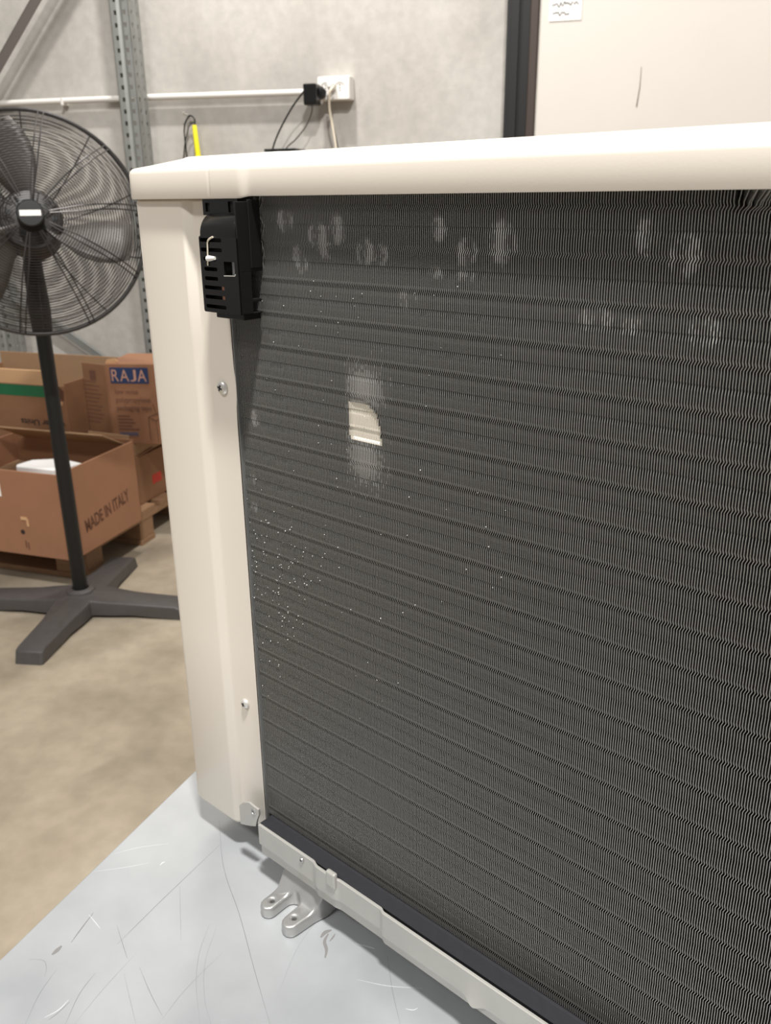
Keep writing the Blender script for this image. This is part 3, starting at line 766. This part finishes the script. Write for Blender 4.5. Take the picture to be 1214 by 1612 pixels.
# box below the tape box
k3 = thing('cardboard_carton', 'dark closed cardboard box underneath the packaging tape box', 'cardboard box', L(-.10, .50, PZ+.001), TH)
panel_part('body', 'carton', k3, -.185, 0, 0, .36, 0, .20, .002)
bm = new_bm(); box(bm, -.185, 0, 0, c, 0, .20); o = obj('flap', bm, 'carton', k3, bevel=.001); o.location = (0, 0, .20); o.rotation_euler = (math.radians(-86), 0, 0)
bm = new_bm(); box(bm, -.18, -.006, .02, .35, .205, .258); obj('top_insert', bm, 'carton_dull', k3, bevel=.003)
panel_part('red_mark', 'ink_red', k3, 0, .0008, .17, .24, .06, .10, 0)
# tape box
rc = Vector((-1.095, 3.325, .404)); RZ = math.radians(-6)
k4 = thing('cardboard_carton', 'closed cardboard box with a blue RAJA print, stacked against the wall', 'cardboard box', rc, RZ)
bd = panel_part('body', 'carton_orange', k4, 0, .34, .002, .24, 0, .325, .003)
panel_part('side_flap', 'carton_orange', k4, -.003, 0, .001, .2, .0, .32, 0)
bm = new_bm(); box(bm, -.132, 0, 0, .004, 0, .315); sf_ = obj('side_flap', bm, 'carton', k4, bevel=.001); sf_.location = (0, .002, .004); sf_.rotation_euler = (0, 0, math.radians(-24))
panel_part('blue_print', 'ink_blue', bd, .018, .172, -.0004, .0025, .248, .310, 0)
xo = .024
for ch, wch in zip('RAJA', (.028, .036, .024, .036)):      # block capitals, all on one baseline
    me = text_mesh(ch, .06, .0003); vx = [v.co.x for v in me.vertices]; vy = [v.co.y for v in me.vertices]
    x0_, x1_, y0_, y1_ = min(vx), max(vx), min(vy), max(vy)
    for v in me.vertices: v.co.x = (v.co.x-x0_)/(x1_-x0_)*wch; v.co.y = (v.co.y-y0_)/(y1_-y0_)*.046
    o = mobj('printed_lettering', me, 'ink_pale', bd); o.location = (xo, -.0008, .256); o.rotation_euler = FR; xo += wch+.0055
for s, z, sz in (('low noise', .205, .03), ('polypropylene', .172, .03), ('packaging tape', .139, .03)):
    letters(bd, s, sz, 'ink_faint', (.028, .0012, z), FR, xs=.82)
for k in range(5):
    panel_part('printed_line', 'ink_faint', bd, .028, .028+(.05, .062, .07, .056, .085)[k], .0012, .0025, .113-k*.0135, .118-k*.0135, 0)
panel_part('blue_print', 'ink_greyblue', bd, .03, .105, .0008, .0025, .035, .049, 0)
bm = new_bm()
for p_, q_ in (((.155, .02), (.155, .112)), ((.155, .112), (.19, .128)), ((.155, .112), (.185, .098)), ((.19, .128), (.22, .118)), ((.185, .098), (.22, .118)), ((.185, .098), (.187, .01)), ((.178, .165), (.192, .12))):
    tube(bm, [(p_[0], .0015, p_[1]), (q_[0], .0015, q_[1])], .0012, 4)
obj('printed_drawing', bm, 'ink_brown', bd)
for k in range(11):
    wl_ = .07+.03*((k*37) % 5)/5
    panel_part('printed_line', 'ink_faint', sf_, -.132, -.132+wl_, -.0006, 0, .075+k*.0165, .079+k*.0165, 0)
panel_part('dark_print', 'ink_black', sf_, -.118, -.062, -.0006, 0, .012, .036, 0)
letters(sf_, 'RAJA', .02, 'ink_pale', (-.115, -.001, .016), FR)
panel_part('print_block', 'ink_faint', sf_, -.092, -.058, -.0006, 0, .248, .288, 0)
bm = new_bm(); prism(bm, [(-.01, 0), (.0, .014), (.03, .017), (.045, .006), (.03, -.004)], .0, .004); o = obj('torn_patch', bm, 'carton_edge', bd, mtx=XZ); o.location = (.005, .02, .325)

# ------------------------------------------------------------------ pedestal fan
fan = thing('pedestal_fan', 'black pedestal fan with round wire guard on a cross base', 'fan', (-1.05, 2.65, 0), math.radians(-7))
# cross base
bm = new_bm(); N = 4
half = .047
def leg_pts(sgn): pass
ol = []
for k in range(4):
    a_ = k*PI/2
    for (r_, s_) in ((.36, -.045), (.365, -.040), (.365, .040), (.36, .045), (.19, .050), (.125, .058), (.092, .092)):
        if (r_, s_) == (.092, .092): ol.append((.088*math.cos(a_+PI/4)*1.0, .088*math.sin(a_+PI/4)))
        else: ol.append((r_*math.cos(a_)-s_*math.sin(a_), r_*math.sin(a_)+s_*math.cos(a_)))
    # mirror inner points handled by the next leg's start
    a2 = a_+PI/2
    for (r_, s_) in ((.125, -.058), (.19, -.050)): ol.append((r_*math.cos(a2)-s_*math.sin(a2), r_*math.sin(a2)+s_*math.cos(a2)))
def height(x, y):
    r_ = math.hypot(x, y); return .046+.028*max(0, 1-r_/.30)**1.3
lo = [bm.verts.new((x*1.03, y*1.03, .0 if math.hypot(x, y) > .27 else .012)) for x, y in ol]
hi = [bm.verts.new((x, y, height(x, y)-.008)) for x, y in ol]
hi2 = [bm.verts.new((x*.955, y*.955, height(x, y))) for x, y in ol]
def ins(p, k):
    x, y = p; r_ = math.hypot(x, y); a_ = round(math.atan2(y, x)/(PI/2))*PI/2
    u_ = x*math.cos(a_)+y*math.sin(a_); v_ = -x*math.sin(a_)+y*math.cos(a_); v_ *= k; return (u_*math.cos(a_)-v_*math.sin(a_), u_*math.sin(a_)+v_*math.cos(a_))
n = len(ol)
for A, B in ((lo, hi), (hi, hi2)):
    for i in range(n): bm.faces.new((A[i], A[(i+1) % n], B[(i+1) % n], B[i]))
ctr = bm.verts.new((0, 0, .078))
for i in range(n): bm.faces.new((hi2[i], hi2[(i+1) % n], ctr))
obj('base', bm, 'grey_plastic', fan, smooth=True, bevel=.003)
bm = new_bm(); lathe(bm, [(.05, .060), (.046, .078), (.034, .084), (.028, .084)], 24); obj('base_collar', bm, 'grey_plastic', fan, smooth=True)
bm = new_bm(); lathe(bm, [(0, .06), (.024, .06), (.024, .60), (.0225, .62), (.0225, 1.16), (0, 1.16)], 20); obj('pole', bm, 'pole_black', fan, smooth=True)
bm = new_bm(); lathe(bm, [(.0235, .945), (.030, .955), (.033, 1.02), (.029, 1.10), (.026, 1.18), (0, 1.18)], 20); obj('upper_sleeve', bm, 'pole_black', fan, smooth=True)
# head: local +Z = blowing direction
head = bpy.data.objects.new('fan_head', None); C.objects.link(head); head.parent = fan; head.empty_display_size = .05
hc = (lambda r_: EYE+r_*(2.535/r_.y))(ray(50, 351))          # guard centre
dirv = (Vector((0, 0, 1.36))-hc); dirv = Vector((dirv.x, dirv.y, 0)).normalized()*math.cos(math.radians(15))+Vector((0, 0, math.sin(math.radians(15))))
mw = Matrix.Translation(hc) @ dirv.to_track_quat('Z', 'Y').to_matrix().to_4x4()
fm = Matrix.Translation((-1.05, 2.65, 0)) @ Matrix.Rotation(math.radians(-7), 4, 'Z')
head.matrix_local = fm.inverted() @ mw
R = .309
def dome(r_, front):
    q_ = r_/R; d_ = .095 if front else -.085
    return d_*(1-max(0, (q_-.35)/.65)**2.6) + (0.004 if front else -.004)
def guard(front):
    bm = new_bm(); nr = 34
    for k in range(nr):
        r_ = .062+(R-.012-.062)*k/(nr-1); ring(bm, r_, dome(r_, front), .00115, 60, 4)
    o = obj('guard_wires', bm, 'fan_wire', head); o['kind'] = 'stuff'
    for k in range(10):
        a_ = 2*PI*k/10+(.10 if front else .28); bm = new_bm()
        for da in ((-.055, .055) if front else (0,)):
            pts = []
            for j in range(15):
                r_ = .05+(R-.05)*j/14; pts.append((r_*math.cos(a_+da*.13/max(r_, .13)), r_*math.sin(a_+da*.13/max(r_, .13)), dome(r_, front)+(.002 if front else -.002)))
            tube(bm, pts, .0020, 5)
        obj('guard_spoke', bm, 'fan_wire', head)
guard(True); guard(False)
bm = new_bm(); ring(bm, R, 0, .0065, 72, 8); obj('guard_rim', bm, 'fan_metal', head, smooth=True)
bm = new_bm(); lathe(bm, [(0, .098), (.034, .098), (.036, .101), (.036, .108), (.033, .111), (0, .111)], 28); bd_ = obj('badge', bm, 'black_plastic', head, smooth=True)
bm = new_bm(); box(bm, -.027, .027, -.008, .007, .1112, .1119); obj('badge_label', bm, 'white_plastic', bd_)
bm = new_bm(); lathe(bm, [(.022, .098), (.024, .07), (.036, .048), (.078, .042), (.084, .034), (.084, -.005), (.03, -.02)], 28); hub = obj('blade_hub', bm, 'fan_metal', head, smooth=True)
for k in range(9):
    a_ = 2*PI*k/9; bm = new_bm(); box(bm, -.010, .010, -.005, .005, .0435, .0455); o = obj('hub_vent', bm, 'black_matt', hub); o.rotation_euler = (0, 0, a_); o.location = (.060*math.cos(a_), .060*math.sin(a_), 0)
for k in range(3):
    a0 = math.radians(-28+120*k); g = []
    bm = new_bm(); nr, nc = 8, 6
    for j in range(nr):
        r_ = .04+(R-.035-.04)*j/(nr-1); wdt = .30+.62*math.sin(PI*min(1, .15+.75*j/(nr-1)))*.75
        row = []
        for i in range(nc):
            u_ = i/(nc-1)-.5; a_ = a0+u_*wdt+.25*j/(nr-1)
            row.append(bm.verts.new((r_*math.cos(a_), r_*math.sin(a_), .012-u_*.075+.012*math.cos(u_*PI))))
        g.append(row)
    for A, B in zip(g, g[1:]):
        for i in range(nc-1): bm.faces.new((A[i], A[i+1], B[i+1], B[i]))
    o = obj('blade', bm, 'fan_blade', head, smooth=True); md = o.modifiers.new('sheet', 'SOLIDIFY'); md.thickness = .002
bm = new_bm(); lathe(bm, [(0, -.03), (.075, -.03), (.082, -.045), (.082, -.115), (.070, -.14), (.03, -.15), (0, -.15)], 28); mo = obj('motor', bm, 'fan_metal', head, smooth=True)
for k in range(8):
    a_ = 2*PI*k/8; bm = new_bm(); box(bm, -.006, .006, -.012, .012, -.031, -.0285); o = obj('motor_vent', bm, 'black_matt', mo); o.rotation_euler = (0, 0, a_); o.location = (.055*math.cos(a_), .055*math.sin(a_), 0)
# bracket from motor to pole
pm = mw.inverted() @ (Vector((-1.05, 2.65, 1.17)))
bm = new_bm(); tube(bm, [Vector((0, 0, -.10)), (Vector((0, 0, -.10))+pm)/2, pm], [.035, .032, .028], 12); obj('tilt_bracket', bm, 'pole_black', head, smooth=True)
